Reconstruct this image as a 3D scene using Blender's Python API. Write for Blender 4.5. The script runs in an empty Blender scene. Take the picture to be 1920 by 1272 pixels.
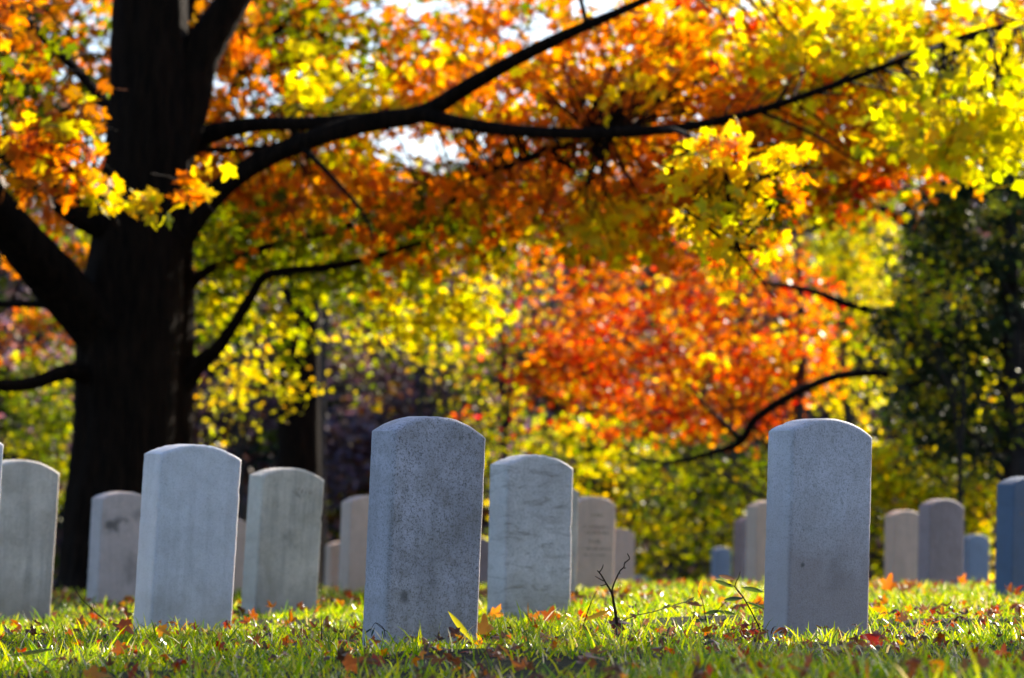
import bpy, bmesh, math, random
import numpy as np
from mathutils import Vector, Matrix
SC = bpy.context.scene
COL = SC.collection
R = math.radians
rng = np.random.default_rng(7)
random.seed(7)

# ---------------------------------------------------------------- camera
CAM_Z = 0.23
PITCH = R(4.22)
FPX = 5333.3
cam = bpy.data.cameras.new('camera')
cam.lens = 100; cam.sensor_width = 36
cam.clip_start = 0.05; cam.clip_end = 2000
cam.dof.use_dof = True
cam.dof.focus_distance = 7.5
cam.dof.aperture_fstop = 4.6
co = bpy.data.objects.new('camera', cam); COL.objects.link(co)
co.location = (0, 0, CAM_Z); co.rotation_euler = (R(90) + PITCH, 0, 0)
SC.camera = co

# ---------------------------------------------------------------- light
SUN_EL, SUN_AZ = R(27), R(33)
w = bpy.data.worlds.new('World'); SC.world = w; w.use_nodes = True
nt = w.node_tree; bg = nt.nodes['Background']
sky = nt.nodes.new('ShaderNodeTexSky'); sky.sky_type = 'NISHITA'; sky.sun_disc = False
sky.sun_elevation = SUN_EL; sky.sun_rotation = SUN_AZ
sky.air_density = 1.0; sky.dust_density = 1.6; sky.ozone_density = 3.0
nt.links.new(sky.outputs[0], bg.inputs[0]); bg.inputs[1].default_value = 0.118
sd = bpy.data.lights.new('sun', 'SUN'); sd.energy = 5.0; sd.angle = R(0.5); sd.color = (1.0, 0.90, 0.74)
so = bpy.data.objects.new('sun', sd); COL.objects.link(so)
sdir = Vector((math.cos(SUN_EL)*math.sin(SUN_AZ), math.cos(SUN_EL)*math.cos(SUN_AZ), math.sin(SUN_EL)))
so.rotation_euler = sdir.to_track_quat('Z', 'Y').to_euler(); so.location = (6, 10, 12)
SC.view_settings.view_transform = 'Standard'; SC.view_settings.look = 'None'
SC.view_settings.exposure = 0.98; SC.view_settings.gamma = 1.0
cy = SC.cycles
cy.use_denoising = True
cy.max_bounces = 7; cy.diffuse_bounces = 3; cy.glossy_bounces = 2; cy.transmission_bounces = 5; cy.transparent_max_bounces = 4
cy.sample_clamp_indirect = 6; cy.caustics_reflective = False; cy.caustics_refractive = False

# ---------------------------------------------------------------- helpers
def P(px, py, y):
    """world point at depth y seen at photo pixel (1920 wide)"""
    vx = (px - 960) / FPX; vz = (636 - py) / FPX
    c, s = math.cos(PITCH), math.sin(PITCH)
    fy = c - vz * s; fz = s + vz * c
    t = y / fy
    return np.array([vx * t, y, CAM_Z + fz * t])
def proj(p):
    c, s = math.cos(PITCH), math.sin(PITCH)
    z = p[..., 2] - CAM_Z
    d = p[..., 1] * c + z * s
    u = z * c - p[..., 1] * s
    return 960 + FPX * p[..., 0] / d, 636 - FPX * u / d

def sstep(a, b, v):
    t = np.clip((v - a) / (b - a), 0, 1); return t * t * (3 - 2 * t)
def ground_z(x, y):
    x = np.asarray(x, float); y = np.asarray(y, float)
    k = (y - 19.0) / 2.5
    drop = -0.0145 * 2.5 * np.log1p(np.exp(np.clip(k, -30, 30))) - 0.0145 * np.maximum(0, y - 19 - 75)
    drop = np.where(y > 94, -0.0145 * 75, drop)
    b = 0.010 * np.sin(x * 2.1 + y * 1.3) + 0.009 * np.sin(x * 0.9 - y * 2.7 + 1) + 0.006 * np.sin(x * 5.3 + 2 * np.sin(y * 3.1)) + 0.005 * np.sin(y * 6.7 + x * 2)
    b = b * np.clip(1 - (y - 20) / 30, 0.2, 1)
    hill = 27 * sstep(95, 235, y) + 0.8 * np.sin(x * 0.07 + 1) * sstep(90, 130, y)
    return drop + b + hill - 0.03 + 0.020 * np.clip(x, -2.5, 0.9)
def tag(o, label=None, cat=None, group=None, kind=None):
    if label: o['label'] = label
    if cat: o['category'] = cat
    if group: o['group'] = group
    if kind: o['kind'] = kind
    return o
def empty(name, loc):
    o = bpy.data.objects.new(name, None); COL.objects.link(o); o.location = loc; o.empty_display_size = 0.2
    return o
def mesh_np(name, verts, polys, cols=None, mats=(), matidx=None, smooth=False):
    """polys: list of (k, n) int arrays"""
    me = bpy.data.meshes.new(name)
    nv = len(verts); me.vertices.add(nv); me.vertices.foreach_set('co', np.ascontiguousarray(verts, np.float32).ravel())
    loops = np.concatenate([p.ravel() for p in polys]).astype(np.int32)
    sizes = np.concatenate([np.full(len(p), p.shape[1]) for p in polys]).astype(np.int32)
    starts = np.concatenate([[0], np.cumsum(sizes)[:-1]]).astype(np.int32)
    me.loops.add(len(loops)); me.loops.foreach_set('vertex_index', loops)
    me.polygons.add(len(sizes)); me.polygons.foreach_set('loop_start', starts)
    if matidx is not None: me.polygons.foreach_set('material_index', matidx.astype(np.int32))
    me.polygons.foreach_set('use_smooth', np.full(len(sizes), smooth))
    me.update(calc_edges=True)
    if cols is not None:
        a = me.color_attributes.new('Col', 'FLOAT_COLOR', 'POINT')
        c4 = np.ones((nv, 4), np.float32); c4[:, :3] = cols; a.data.foreach_set('color', c4.ravel())
    for m in mats: me.materials.append(m)
    return me
def obj_np(name, *a, parent=None, **k):
    me = mesh_np(name, *a, **k)
    o = bpy.data.objects.new(name, me); COL.objects.link(o)
    if parent is not None:
        o.parent = parent; o.location = -np.array(parent.location) if False else (0, 0, 0)
        o.matrix_parent_inverse = Matrix.Translation(-Vector(parent.location))
    return o

# ---------------------------------------------------------------- materials
def newmat(name):
    m = bpy.data.materials.new(name); m.use_nodes = True
    n = m.node_tree; n.nodes.clear()
    out = n.nodes.new('ShaderNodeOutputMaterial')
    return m, n, out
def leaf_mat(name, trans=0.55, rough=0.45, spec=0.5, tboost=1.5, sat=1.15, dval=0.6):
    m, n, out = newmat(name)
    at = n.nodes.new('ShaderNodeAttribute'); at.attribute_name = 'Col'
    hs = n.nodes.new('ShaderNodeHueSaturation'); hs.inputs['Saturation'].default_value = sat; hs.inputs['Value'].default_value = tboost
    n.links.new(at.outputs['Color'], hs.inputs['Color'])
    b = n.nodes.new('ShaderNodeBsdfPrincipled'); b.inputs['Roughness'].default_value = rough
    b.inputs['Specular IOR Level'].default_value = spec
    hd = n.nodes.new('ShaderNodeHueSaturation'); hd.inputs['Value'].default_value = dval
    n.links.new(at.outputs['Color'], hd.inputs['Color']); n.links.new(hd.outputs[0], b.inputs['Base Color'])
    t = n.nodes.new('ShaderNodeBsdfTranslucent'); n.links.new(hs.outputs[0], t.inputs[0])
    mx = n.nodes.new('ShaderNodeMixShader'); mx.inputs[0].default_value = trans
    n.links.new(b.outputs[0], mx.inputs[1]); n.links.new(t.outputs[0], mx.inputs[2]); n.links.new(mx.outputs[0], out.inputs[0])
    return m
M_LEAF = leaf_mat('maple_leaf', 0.66, 0.45, 0.18, 1.45, 1.2)
M_FAR = leaf_mat('shrub_leaf', 0.64, 0.4, 0.25, 1.5, 1.2)
M_DARK = leaf_mat('evergreen_leaf', 0.15, 0.55, 0.25, 1.2, dval=1)
M_WOODS = leaf_mat('woods_leaf', 0.25, 0.6, 0.3, 1.2)
M_GRASS = leaf_mat('grass_blade', 0.56, 0.20, 0.95, 2.1, 1.2, dval=0.3)
M_LITTER = leaf_mat('litter_leaf', 0.45, 0.34, 0.6, 1.7, dval=.42)

def bark_mat(name, c1, c2, scale=1.0):
    m, n, out = newmat(name)
    tc = n.nodes.new('ShaderNodeTexCoord'); mp = n.nodes.new('ShaderNodeMapping'); mp.inputs['Scale'].default_value = (14 * scale, 14 * scale, 2.2 * scale)
    n.links.new(tc.outputs['Object'], mp.inputs[0])
    no = n.nodes.new('ShaderNodeTexNoise'); no.inputs['Scale'].default_value = 1.5; no.inputs['Detail'].default_value = 8; no.inputs['Roughness'].default_value = 0.65
    n.links.new(mp.outputs[0], no.inputs[0])
    vo = n.nodes.new('ShaderNodeTexVoronoi'); vo.feature = 'DISTANCE_TO_EDGE'; vo.inputs['Scale'].default_value = 1.1
    n.links.new(mp.outputs[0], vo.inputs[0])
    cr = n.nodes.new('ShaderNodeValToRGB'); cr.color_ramp.elements[0].color = (*c1, 1); cr.color_ramp.elements[1].color = (*c2, 1)
    cr.color_ramp.elements[0].position = 0.35; cr.color_ramp.elements[1].position = 0.7
    n.links.new(no.outputs[0], cr.inputs[0])
    b = n.nodes.new('ShaderNodeBsdfPrincipled'); b.inputs['Roughness'].default_value = 0.9
    b.inputs['Specular IOR Level'].default_value = 0.08
    n.links.new(cr.outputs[0], b.inputs['Base Color'])
    ad = n.nodes.new('ShaderNodeMath'); ad.operation = 'MULTIPLY_ADD'; ad.inputs[1].default_value = 0.7
    n.links.new(vo.outputs['Distance'], ad.inputs[0]); n.links.new(no.outputs[0], ad.inputs[2])
    bp = n.nodes.new('ShaderNodeBump'); bp.inputs['Strength'].default_value = 1.0; bp.inputs['Distance'].default_value = 0.06
    n.links.new(ad.outputs[0], bp.inputs['Height']); n.links.new(bp.outputs[0], b.inputs['Normal'])
    n.links.new(b.outputs[0], out.inputs[0])
    return m
M_BARK = bark_mat('maple_bark', (0.005, 0.003, 0.002), (0.026, 0.013, 0.007))
M_BARK2 = bark_mat('grey_bark', (0.03, 0.026, 0.03), (0.10, 0.085, 0.08))
M_BARKP = bark_mat('pale_bark', (0.10, 0.10, 0.10), (0.24, 0.23, 0.21))
M_TWIG = bark_mat('dead_twig', (0.03, 0.018, 0.012), (0.12, 0.07, 0.045), 6)

def marble(name, base, stain, speck, streak, low=(0.30, 0.25, 0.20), lowamt=0.0, blots=(), lowz=(0.14, 0.36), hs=0):
    """weathered white marble: broad grey staining, vertical run-off streaks, dark lichen specks, soil tint near the foot"""
    m, n, out = newmat(name); N = n.nodes.new; L = n.links.new
    tc = N('ShaderNodeTexCoord'); oi = N('ShaderNodeObjectInfo')
    off = N('ShaderNodeVectorMath'); off.operation = 'MULTIPLY_ADD'
    cmb = N('ShaderNodeCombineXYZ')
    for i in range(3): L(oi.outputs['Random'], cmb.inputs[i])
    off.inputs[1].default_value = (13, 29, 17)
    L(cmb.outputs[0], off.inputs[0]); L(tc.outputs['Object'], off.inputs[2])
    def noise(scale, detail, rough, vec=None, dist=0):
        x = N('ShaderNodeTexNoise'); x.inputs['Scale'].default_value = scale; x.inputs['Detail'].default_value = detail
        x.inputs['Roughness'].default_value = rough; x.inputs['Distortion'].default_value = dist
        L(vec or off.outputs[0], x.inputs[0]); return x.outputs[0]
    def ramp(inp, a, b, c0=0, c1=1):
        x = N('ShaderNodeMapRange'); x.inputs[1].default_value = a; x.inputs[2].default_value = b
        x.inputs[3].default_value = c0; x.inputs[4].default_value = c1; L(inp, x.inputs[0]); return x.outputs[0]
    def mix(fac, c1, c2):
        x = N('ShaderNodeMix'); x.data_type = 'RGBA'
        if isinstance(fac, (int, float)): x.inputs[0].default_value = fac
        else: L(fac, x.inputs[0])
        for i, c in ((6, c1), (7, c2)):
            if isinstance(c, tuple): x.inputs[i].default_value = (*c, 1)
            else: L(c, x.inputs[i])
        return x.outputs[2]
    c = mix(ramp(noise(3.5, 6, 0.6, dist=0.6), 0.38, 0.66, 0, stain), base, tuple(v * 0.52 for v in base))
    c = mix(ramp(noise(14, 8, 0.7), 0.45, 0.7, 0, stain * 0.9), c, tuple(v * k for v, k in zip(base, (0.50, 0.47, 0.40))))
    mp = N('ShaderNodeMapping'); mp.inputs['Scale'].default_value = (26, 26, 2.2); L(off.outputs[0], mp.inputs[0])
    c = mix(ramp(noise(1.0, 5, 0.6, mp.outputs[0]), 0.5, 0.72, 0, streak), c, (0.20, 0.18, 0.16))
    if hs:      # brown marks lying across the stone
        m2_ = N('ShaderNodeMapping'); m2_.inputs['Scale'].default_value = (7, 7, 34); L(off.outputs[0], m2_.inputs[0])
        c = mix(ramp(noise(1.0, 7, 0.7, m2_.outputs[0], .8), 0.52, 0.68, 0, hs), c, (0.22, 0.17, 0.14))
    # fine grain
    c = mix(ramp(noise(70, 6, 0.85), 0.53, 0.66, 0, min(0.8, speck * 0.75)), c, (0.17, 0.155, 0.135))
    c = mix(ramp(noise(190, 3, 0.8), 0.50, 0.64, 0, min(0.9, speck * 0.9)), c, (0.13, 0.115, 0.10))
    vo = N('ShaderNodeTexVoronoi'); vo.inputs['Scale'].default_value = 75; L(off.outputs[0], vo.inputs[0])
    big = N('ShaderNodeMath'); big.operation = 'MULTIPLY'
    L(ramp(vo.outputs['Distance'], 0.08, 0.26, 1, 0), big.inputs[0]); L(ramp(noise(34, 5, 0.7), 0.56, 0.68, 0, min(1, speck * 1.2)), big.inputs[1])
    c = mix(big.outputs[0], c, (0.05, 0.045, 0.04))
    # soil splash near the foot
    sx = N('ShaderNodeSeparateXYZ'); L(tc.outputs['Object'], sx.inputs[0])
    zz = N('ShaderNodeMath'); zz.operation = 'MULTIPLY_ADD'; zz.inputs[1].default_value = 0.35
    L(noise(9, 4, 0.6), zz.inputs[0]); L(sx.outputs[2], zz.inputs[2])
    c = mix(ramp(zz.outputs[0], lowz[0], lowz[1], lowamt, 0), c, low)
    for (bx, bz, br, bs, ba) in blots:      # dark mould blotches with ragged outlines
        wv = N('ShaderNodeTexNoise'); wv.inputs['Scale'].default_value = 16; wv.inputs['Detail'].default_value = 5; L(tc.outputs['Object'], wv.inputs[0])
        av = N('ShaderNodeVectorMath'); av.operation = 'MULTIPLY_ADD'; amp = min(.16, br * 2.6); av.inputs[1].default_value = (amp, 0, amp); L(wv.outputs['Color'], av.inputs[0]); L(tc.outputs['Object'], av.inputs[2])
        sb = N('ShaderNodeVectorMath'); sb.operation = 'SUBTRACT'; sb.inputs[1].default_value = (bx + amp / 2, 0, bz + amp / 2); L(av.outputs[0], sb.inputs[0])
        ml = N('ShaderNodeVectorMath'); ml.operation = 'MULTIPLY'; ml.inputs[1].default_value = (1, 0, bs); L(sb.outputs[0], ml.inputs[0])
        ln = N('ShaderNodeVectorMath'); ln.operation = 'LENGTH'; L(ml.outputs[0], ln.inputs[0])
        c = mix(ramp(ln.outputs['Value'], br * .35, br, ba, 0), c, (0.09, 0.08, 0.075))
    edge = ramp(sx.outputs[0], -0.1655, -0.160, 0.35, 0)       # left narrow side mixed toward a paler base
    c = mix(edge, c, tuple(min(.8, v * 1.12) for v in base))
    b = N('ShaderNodeBsdfPrincipled'); b.inputs['Roughness'].default_value = 0.62; b.inputs['Specular IOR Level'].default_value = 0.35
    b.inputs['Subsurface Weight'].default_value = 0.35; b.inputs['Subsurface Scale'].default_value = 0.012; b.inputs['Subsurface Radius'].default_value = (1, .7, .45)
    L(c, b.inputs['Base Color'])
    bp = N('ShaderNodeBump'); bp.inputs['Strength'].default_value = 0.5; bp.inputs['Distance'].default_value = 0.0025
    ad = N('ShaderNodeMath'); ad.operation = 'ADD'; L(noise(45, 8, 0.75), ad.inputs[0]); L(noise(260, 3, 0.7), ad.inputs[1])
    L(ad.outputs[0], bp.inputs['Height']); L(bp.outputs[0], b.inputs['Normal'])
    L(b.outputs[0], out.inputs[0])
    return m
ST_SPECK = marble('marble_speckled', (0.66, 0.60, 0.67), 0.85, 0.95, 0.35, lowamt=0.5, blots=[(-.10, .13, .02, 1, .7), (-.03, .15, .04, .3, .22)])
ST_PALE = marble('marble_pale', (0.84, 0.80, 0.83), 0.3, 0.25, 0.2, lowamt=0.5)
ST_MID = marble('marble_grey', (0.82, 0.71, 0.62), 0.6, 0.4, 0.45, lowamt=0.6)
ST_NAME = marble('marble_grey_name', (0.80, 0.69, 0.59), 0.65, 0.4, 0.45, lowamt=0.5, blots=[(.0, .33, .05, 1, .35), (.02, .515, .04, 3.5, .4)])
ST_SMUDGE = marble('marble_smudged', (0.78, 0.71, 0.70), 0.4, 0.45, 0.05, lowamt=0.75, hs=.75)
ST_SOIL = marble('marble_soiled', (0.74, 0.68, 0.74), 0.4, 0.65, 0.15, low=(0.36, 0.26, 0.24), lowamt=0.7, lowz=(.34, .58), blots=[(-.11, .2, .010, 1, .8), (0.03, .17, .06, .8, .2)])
ST_WARM = marble('marble_warm_bounce', (0.78, 0.55, 0.44), 0.3, 0.25, 0.2, low=(0.42, 0.28, 0.20), lowamt=0.4)  # warm bounced light on the far stones put into the base colour
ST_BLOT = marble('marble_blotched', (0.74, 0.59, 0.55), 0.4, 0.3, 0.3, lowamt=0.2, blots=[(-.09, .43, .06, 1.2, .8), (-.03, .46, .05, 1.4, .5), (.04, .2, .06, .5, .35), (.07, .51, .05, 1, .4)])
ST_ROSE = marble('marble_rose', (0.45, 0.34, 0.35), 0.5, 0.3, 0.3, lowamt=0.1)  # pink of warm bounced light put into the base colour
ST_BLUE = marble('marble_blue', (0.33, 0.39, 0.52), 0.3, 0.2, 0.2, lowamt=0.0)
ST_NAVY = marble('marble_blue_shade', (0.12, 0.17, 0.27), 0.3, 0.2, 0.2, lowamt=0.0)  # shaded look of white marble put into a dark blue base
M_INS, _n, _o = newmat('worn_inscription')
_b = _n.nodes.new('ShaderNodeBsdfPrincipled'); _b.inputs['Base Color'].default_value = (0.30, 0.22, 0.17, 1); _b.inputs['Roughness'].default_value = 0.9
_n.links.new(_b.outputs[0], _o.inputs[0])

def ground_mat():
    m, n, out = newmat('turf_soil'); N = n.nodes.new; L = n.links.new
    tc = N('ShaderNodeTexCoord')
    a = N('ShaderNodeTexNoise'); a.inputs['Scale'].default_value = 3; a.inputs['Detail'].default_value = 9; a.inputs['Roughness'].default_value = 0.7; L(tc.outputs['Object'], a.inputs[0])
    cr = N('ShaderNodeValToRGB'); e = cr.color_ramp.elements
    e[0].position = 0.35; e[0].color = (0.016, 0.010, 0.006, 1); e[1].position = 0.62; e[1].color = (0.028, 0.032, 0.010, 1)
    L(a.outputs[0], cr.inputs[0])
    b = N('ShaderNodeBsdfPrincipled'); b.inputs['Roughness'].default_value = 0.95; b.inputs['Specular IOR Level'].default_value = 0.1; L(cr.outputs[0], b.inputs['Base Color'])
    a2 = N('ShaderNodeTexNoise'); a2.inputs['Scale'].default_value = 60; a2.inputs['Detail'].default_value = 6; L(tc.outputs['Object'], a2.inputs[0])
    bp = N('ShaderNodeBump'); bp.inputs['Distance'].default_value = 0.02; L(a2.outputs[0], bp.inputs['Height']); L(bp.outputs[0], b.inputs['Normal'])
    L(b.outputs[0], out.inputs[0]); return m

# ---------------------------------------------------------------- ground
ys = np.concatenate([np.arange(-60, 3, 3.0), np.arange(3, 22, 0.12), np.arange(22, 60, 1.0), np.arange(60, 420, 6.0)])
xs = np.concatenate([np.arange(-200, -8, 8.0), np.arange(-8, 8, 0.16), np.arange(8, 201, 8.0)])
X, Y = np.meshgrid(xs, ys)
V = np.stack([X, Y, ground_z(X, Y)], -1).reshape(-1, 3)
nx, ny = len(xs), len(ys)
ii = (np.arange(ny - 1)[:, None] * nx + np.arange(nx - 1)[None]).ravel()
F = np.stack([ii, ii + 1, ii + nx + 1, ii + nx], -1)
g = obj_np('ground', V, [F], mats=[ground_mat()], smooth=True); tag(g, kind='structure')

# ---------------------------------------------------------------- headstones
def headstone_mesh(name, W=0.33, H=0.60, T=0.102, rise=0.045, mat=None, seed=0, below=0.30):
    r = random.Random(seed)
    bm = bmesh.new()
    hw = W / 2
    pts = []
    n = 46
    for i in range(n + 1): pts.append((hw, -below + (H - rise + below) * i / n))
    Rr = (hw * hw + rise * rise) / (2 * rise); a0 = math.asin(hw / Rr)
    for i in range(1, 24):
        a = a0 * (1 - 2 * i / 24); pts.append((Rr * math.sin(a), H - Rr + Rr * math.cos(a)))
    for i in range(n, -1, -1): pts.append((-hw, -below + (H - rise + below) * i / n))
    jit = []
    for (x, z) in pts:
        j = r.gauss(0, 0.00045) + (-(abs(r.gauss(0, 0.0022))) if r.random() < 0.07 else 0)
        jit.append((x + (j if x > 0 else -j) * (abs(x) > hw - 0.02), z + (j if z > H - rise - 0.01 else 0)))
    f = [bm.verts.new((x, -T / 2, z)) for x, z in jit]
    b = [bm.verts.new((x, T / 2, z)) for x, z in jit]
    m = len(f)
    bm.faces.new(f); bm.faces.new(b[::-1])
    for i in range(m):
        j = (i + 1) % m
        bm.faces.new((f[i], b[i], b[j], f[j]))
    bmesh.ops.recalc_face_normals(bm, faces=bm.faces)
    rim = [e for e in bm.edges if len(e.link_faces) == 2 and any(len(fc.verts) > 10 for fc in e.link_faces)]
    side = [e for e in bm.edges if e not in rim and abs(abs(e.verts[0].co.x) - hw) < 0.004 and abs(e.verts[0].co.z - (H - rise)) < 0.004]
    bmesh.ops.bevel(bm, geom=rim, offset=0.015, segments=4, affect='EDGES', profile=0.6)
    for fc in bm.faces: fc.smooth = len(fc.verts) < 10
    me = bpy.data.meshes.new(name); bm.to_mesh(me); bm.free()
    me.materials.append(mat)
    return me
def sharpen(o):
    me = o.data
    me.set_sharp_from_angle(angle=R(38)) if hasattr(me, 'set_sharp_from_angle') else None

def inscription(par, rows, seed, face=-0.102 / 2):
    """worn, unreadable engraved lines: shallow little strokes on the camera-side face"""
    for k_, row in enumerate(rows): lettering_row(par, row, seed * 10 + k_, face)
def lettering_row(par, row, seed, face):
    rows = [row]
    r = random.Random(seed); bm = bmesh.new()
    def stroke(x0, z0, x1, z1, t):
        dx, dz = x1 - x0, z1 - z0; l = math.hypot(dx, dz) or 1; px, pz = -dz / l * t, dx / l * t
        q = [(x0 + px, z0 + pz), (x1 + px, z1 + pz), (x1 - px, z1 - pz), (x0 - px, z0 - pz)]
        a = [bm.verts.new((x, face - 0.0008, z)) for x, z in q]; b_ = [bm.verts.new((x, face + 0.002, z)) for x, z in q]
        bm.faces.new(a)
        for i in range(4): bm.faces.new((a[i], b_[i], b_[(i + 1) % 4], a[(i + 1) % 4]))
    for (z, x0, x1, h) in rows:
        x = x0
        while x < x1:
            if r.random() < 0.12: x += h * 0.3; continue
            wd = h * r.uniform(0.35, 0.6)
            for _ in range(r.choice((2, 2, 3))):
                k = r.random()
                if k < 0.5: xx = x + r.choice((0, wd)); stroke(xx, z, xx, z + h * r.uniform(.5, 1), h * 0.07)
                elif k < 0.75: zz = z + h * r.choice((0.03, 0.5, 0.97)); stroke(x, zz, x + wd * r.uniform(.4, 1), zz, h * 0.06)
                else: stroke(x, z, x + wd, z + h, h * 0.06)
            x += wd + h * 0.28
    bmesh.ops.recalc_face_normals(bm, faces=bm.faces)
    me = bpy.data.meshes.new('lettering'); bm.to_mesh(me); bm.free(); me.materials.append(M_INS)
    o = bpy.data.objects.new('lettering', me); COL.objects.link(o); o.parent = par
    return o

YAW = R(42)
# (right edge px at shoulder, top px, scale px per m, material, lean deg, yaw offset, label, inscription rows)
STONES = [
 (915, 781, 692, ST_SPECK, 2.6, 0, 'large grey headstone covered in dark speckles, in sharp focus beside the leaning white one', None),
 (1645, 785, 655, ST_SOIL, 2.2, -3, 'tall pale headstone with brown soil staining on its lower half, standing by the low weeds', None),
 (453, 833, 570, ST_PALE, 3.0, 0, 'clean pale blue-white headstone standing in front of the thick maple trunk', None),
 (1078, 853, 512, ST_SMUDGE, 1.6, 0, 'whitish headstone with horizontal brown smudges just behind the speckled one', None),
 (609, 877, 445, ST_NAME, 3.2, 0, 'grey headstone with a faint dark worn name under its rounded top', [(0.515, 0.00, 0.085, 0.022)]),
 (110, 862, 462, ST_MID, 3.2, 1, 'plain grey headstone cut off by the photo edge, standing left of the maple trunk', None),
 (3, 800, 600, ST_PALE, 3.0, 1, 'headstone of which only a sliver of the lit edge enters the photo at far left', None),
 (284, 922, 352, ST_BLOT, 2.4, 2, 'headstone with black blotchy stain and pale side, in front of the maple trunk base', None),
 (462, 965, 300, ST_WARM, 2.4, 0, 'orange-tinted headstone mostly hidden between two white headstones', None),
 (668, 1016, 182, ST_WARM, 2.0, 0, 'small distant tan headstone seen between the worn-name stone and the speckled one', None),
 (735, 929, 300, ST_WARM, 2.5, 0, 'pinkish headstone half hidden behind the left edge of the speckled stone', None),
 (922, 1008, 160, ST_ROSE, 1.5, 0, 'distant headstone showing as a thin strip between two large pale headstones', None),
 (1088, 903, 385, ST_MID, 1.8, 0, 'headstone hidden but for one bright edge behind the brown-smudged stone', None),
 (1157, 931, 312, ST_WARM, 1.6, 1, 'warm tan headstone engraved with several worn lines of lettering', [(0.50, -0.04, 0.05, 0.016), (0.43, -0.11, 0.12, 0.019), (0.395, -0.09, 0.13, 0.019), (0.34, -0.05, 0.03, 0.024), (0.30, -0.12, 0.13, 0.017), (0.262, -0.10, 0.09, 0.017)]),
 (1192, 991, 214, ST_WARM, 1.2, 1, 'plain tan headstone partly behind the one engraved with lines', None),
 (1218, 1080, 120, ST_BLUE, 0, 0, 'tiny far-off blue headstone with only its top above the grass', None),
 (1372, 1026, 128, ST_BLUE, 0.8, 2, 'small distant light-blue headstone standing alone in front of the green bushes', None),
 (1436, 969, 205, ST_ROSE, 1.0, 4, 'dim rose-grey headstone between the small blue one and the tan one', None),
 (1478, 939, 262, ST_WARM, 1.2, 2, 'tan headstone cut by the left edge of the soil-stained stone', None),
 (1734, 957, 246, ST_WARM, 1.2, -2, 'tan headstone with pale domed top partly behind the rose-grey one', None),
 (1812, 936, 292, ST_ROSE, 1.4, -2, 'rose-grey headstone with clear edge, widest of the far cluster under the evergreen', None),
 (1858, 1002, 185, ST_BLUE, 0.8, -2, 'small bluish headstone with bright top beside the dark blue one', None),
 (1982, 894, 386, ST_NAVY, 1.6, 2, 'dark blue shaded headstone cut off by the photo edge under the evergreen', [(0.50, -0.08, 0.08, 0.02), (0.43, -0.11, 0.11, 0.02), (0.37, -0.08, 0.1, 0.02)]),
]
STONE_XY = []
for i, (xr, top, s, mat, lean, dy, lab, ins) in enumerate(STONES):
    D = FPX / s
    yaw = YAW + R(dy)
    halfw = (0.165 * math.cos(yaw) + 0.051 * math.sin(yaw)) * s
    cx = xr - halfw
    H = 0.62
    pt = P(cx, top, D)
    z0 = pt[2] - H
    gz = float(ground_z(pt[0], D))
    rm = Matrix.Rotation(R(lean), 4, 'Y') @ Matrix.Rotation(yaw, 4, 'Z') @ Matrix.Rotation(R(random.uniform(-.6, .6)), 4, 'X')
    off = rm @ Vector((0, 0, H))
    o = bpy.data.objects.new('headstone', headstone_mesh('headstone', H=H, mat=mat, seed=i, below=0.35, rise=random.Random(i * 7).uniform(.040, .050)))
    COL.objects.link(o); sharpen(o)
    o.location = (pt[0] - off.x, D, z0)
    o.rotation_euler = rm.to_euler()
    tag(o, lab, 'headstone', 'white marble headstones in the cemetery')
    if ins: inscription(o, ins, i)
    STONE_XY.append((o.location.x, D))

# ---------------------------------------------------------------- leaf batches
def fan(outline):
    n = len(outline)
    v = np.array([(0, 0, 0)] + [(x, y, 0) for x, y in outline], float)
    f = np.array([(0, i + 1, (i + 1) % n + 1) for i in range(n)])
    return v, f
def polar(lst): return [(r * math.cos(R(a)), r * math.sin(R(a))) for a, r in lst]
half = [(-90, .30), (-62, .40), (-38, .52), (-20, .36), (2, .56), (16, .80), (26, .60), (40, .64), (50, .40), (66, .52), (78, .78)]
outl = polar(half + [(90, 1.0)] + [(180 - a, r) for a, r in half[:0:-1]])
MAPLE_V, MAPLE_F = fan(outl)
MAPLE_V[:, 2] = -0.16 * (MAPLE_V[:, 0] ** 2 + MAPLE_V[:, 1] ** 2)
OVAL_V, OVAL_F = fan(polar([(-90, .55), (-30, .42), (30, .42), (90, .75), (150, .42), (210, .42)]))
OVAL_V[:, 2] = -0.2 * OVAL_V[:, 0] ** 2 - .1 * OVAL_V[:, 1] ** 2
def unit(a): return a / np.maximum(np.linalg.norm(a, axis=-1, keepdims=True), 1e-9)
def leaf_batch(pos, size, col, tpl, droop=0.8, flat=None, curl=(0.3, 2.2), rg=None):
    """-> verts, faces, colors"""
    rg = rg or rng
    tv, tf = tpl; n = len(pos)
    if flat is None:
        t = unit(rg.normal(size=(n, 3)) * np.array([1, 1, 0.6]) + np.array([0, 0, -droop]))
    else:
        t = unit(rg.normal(size=(n, 3)) * np.array([1, 1, flat]))
    q = rg.normal(size=(n, 3)) + (np.array([0, 0, 0]) if flat is None else np.array([0, 0, 2.2 * (1 - flat)]))
    nn = unit(q - (q * t).sum(-1, keepdims=True) * t)
    b = np.cross(t, nn)
    s = size[:, None] if np.ndim(size) else np.full((n, 1), size)
    cz = rg.uniform(curl[0], curl[1], (n, 1)) * rg.choice([-1, 1], (n, 1), p=[.3, .7])
    loc = np.broadcast_to(tv, (n,) + tv.shape)
    V = pos[:, None] + s[:, None] * (loc[..., 0:1] * b[:, None] + loc[..., 1:2] * t[:, None] + loc[..., 2:3] * cz[:, None] * nn[:, None])
    F = tf[None] + (np.arange(n) * len(tv))[:, None, None]
    C = np.repeat(col, len(tv), axis=0)
    return V.reshape(-1, 3), F.reshape(-1, 3), C
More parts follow.
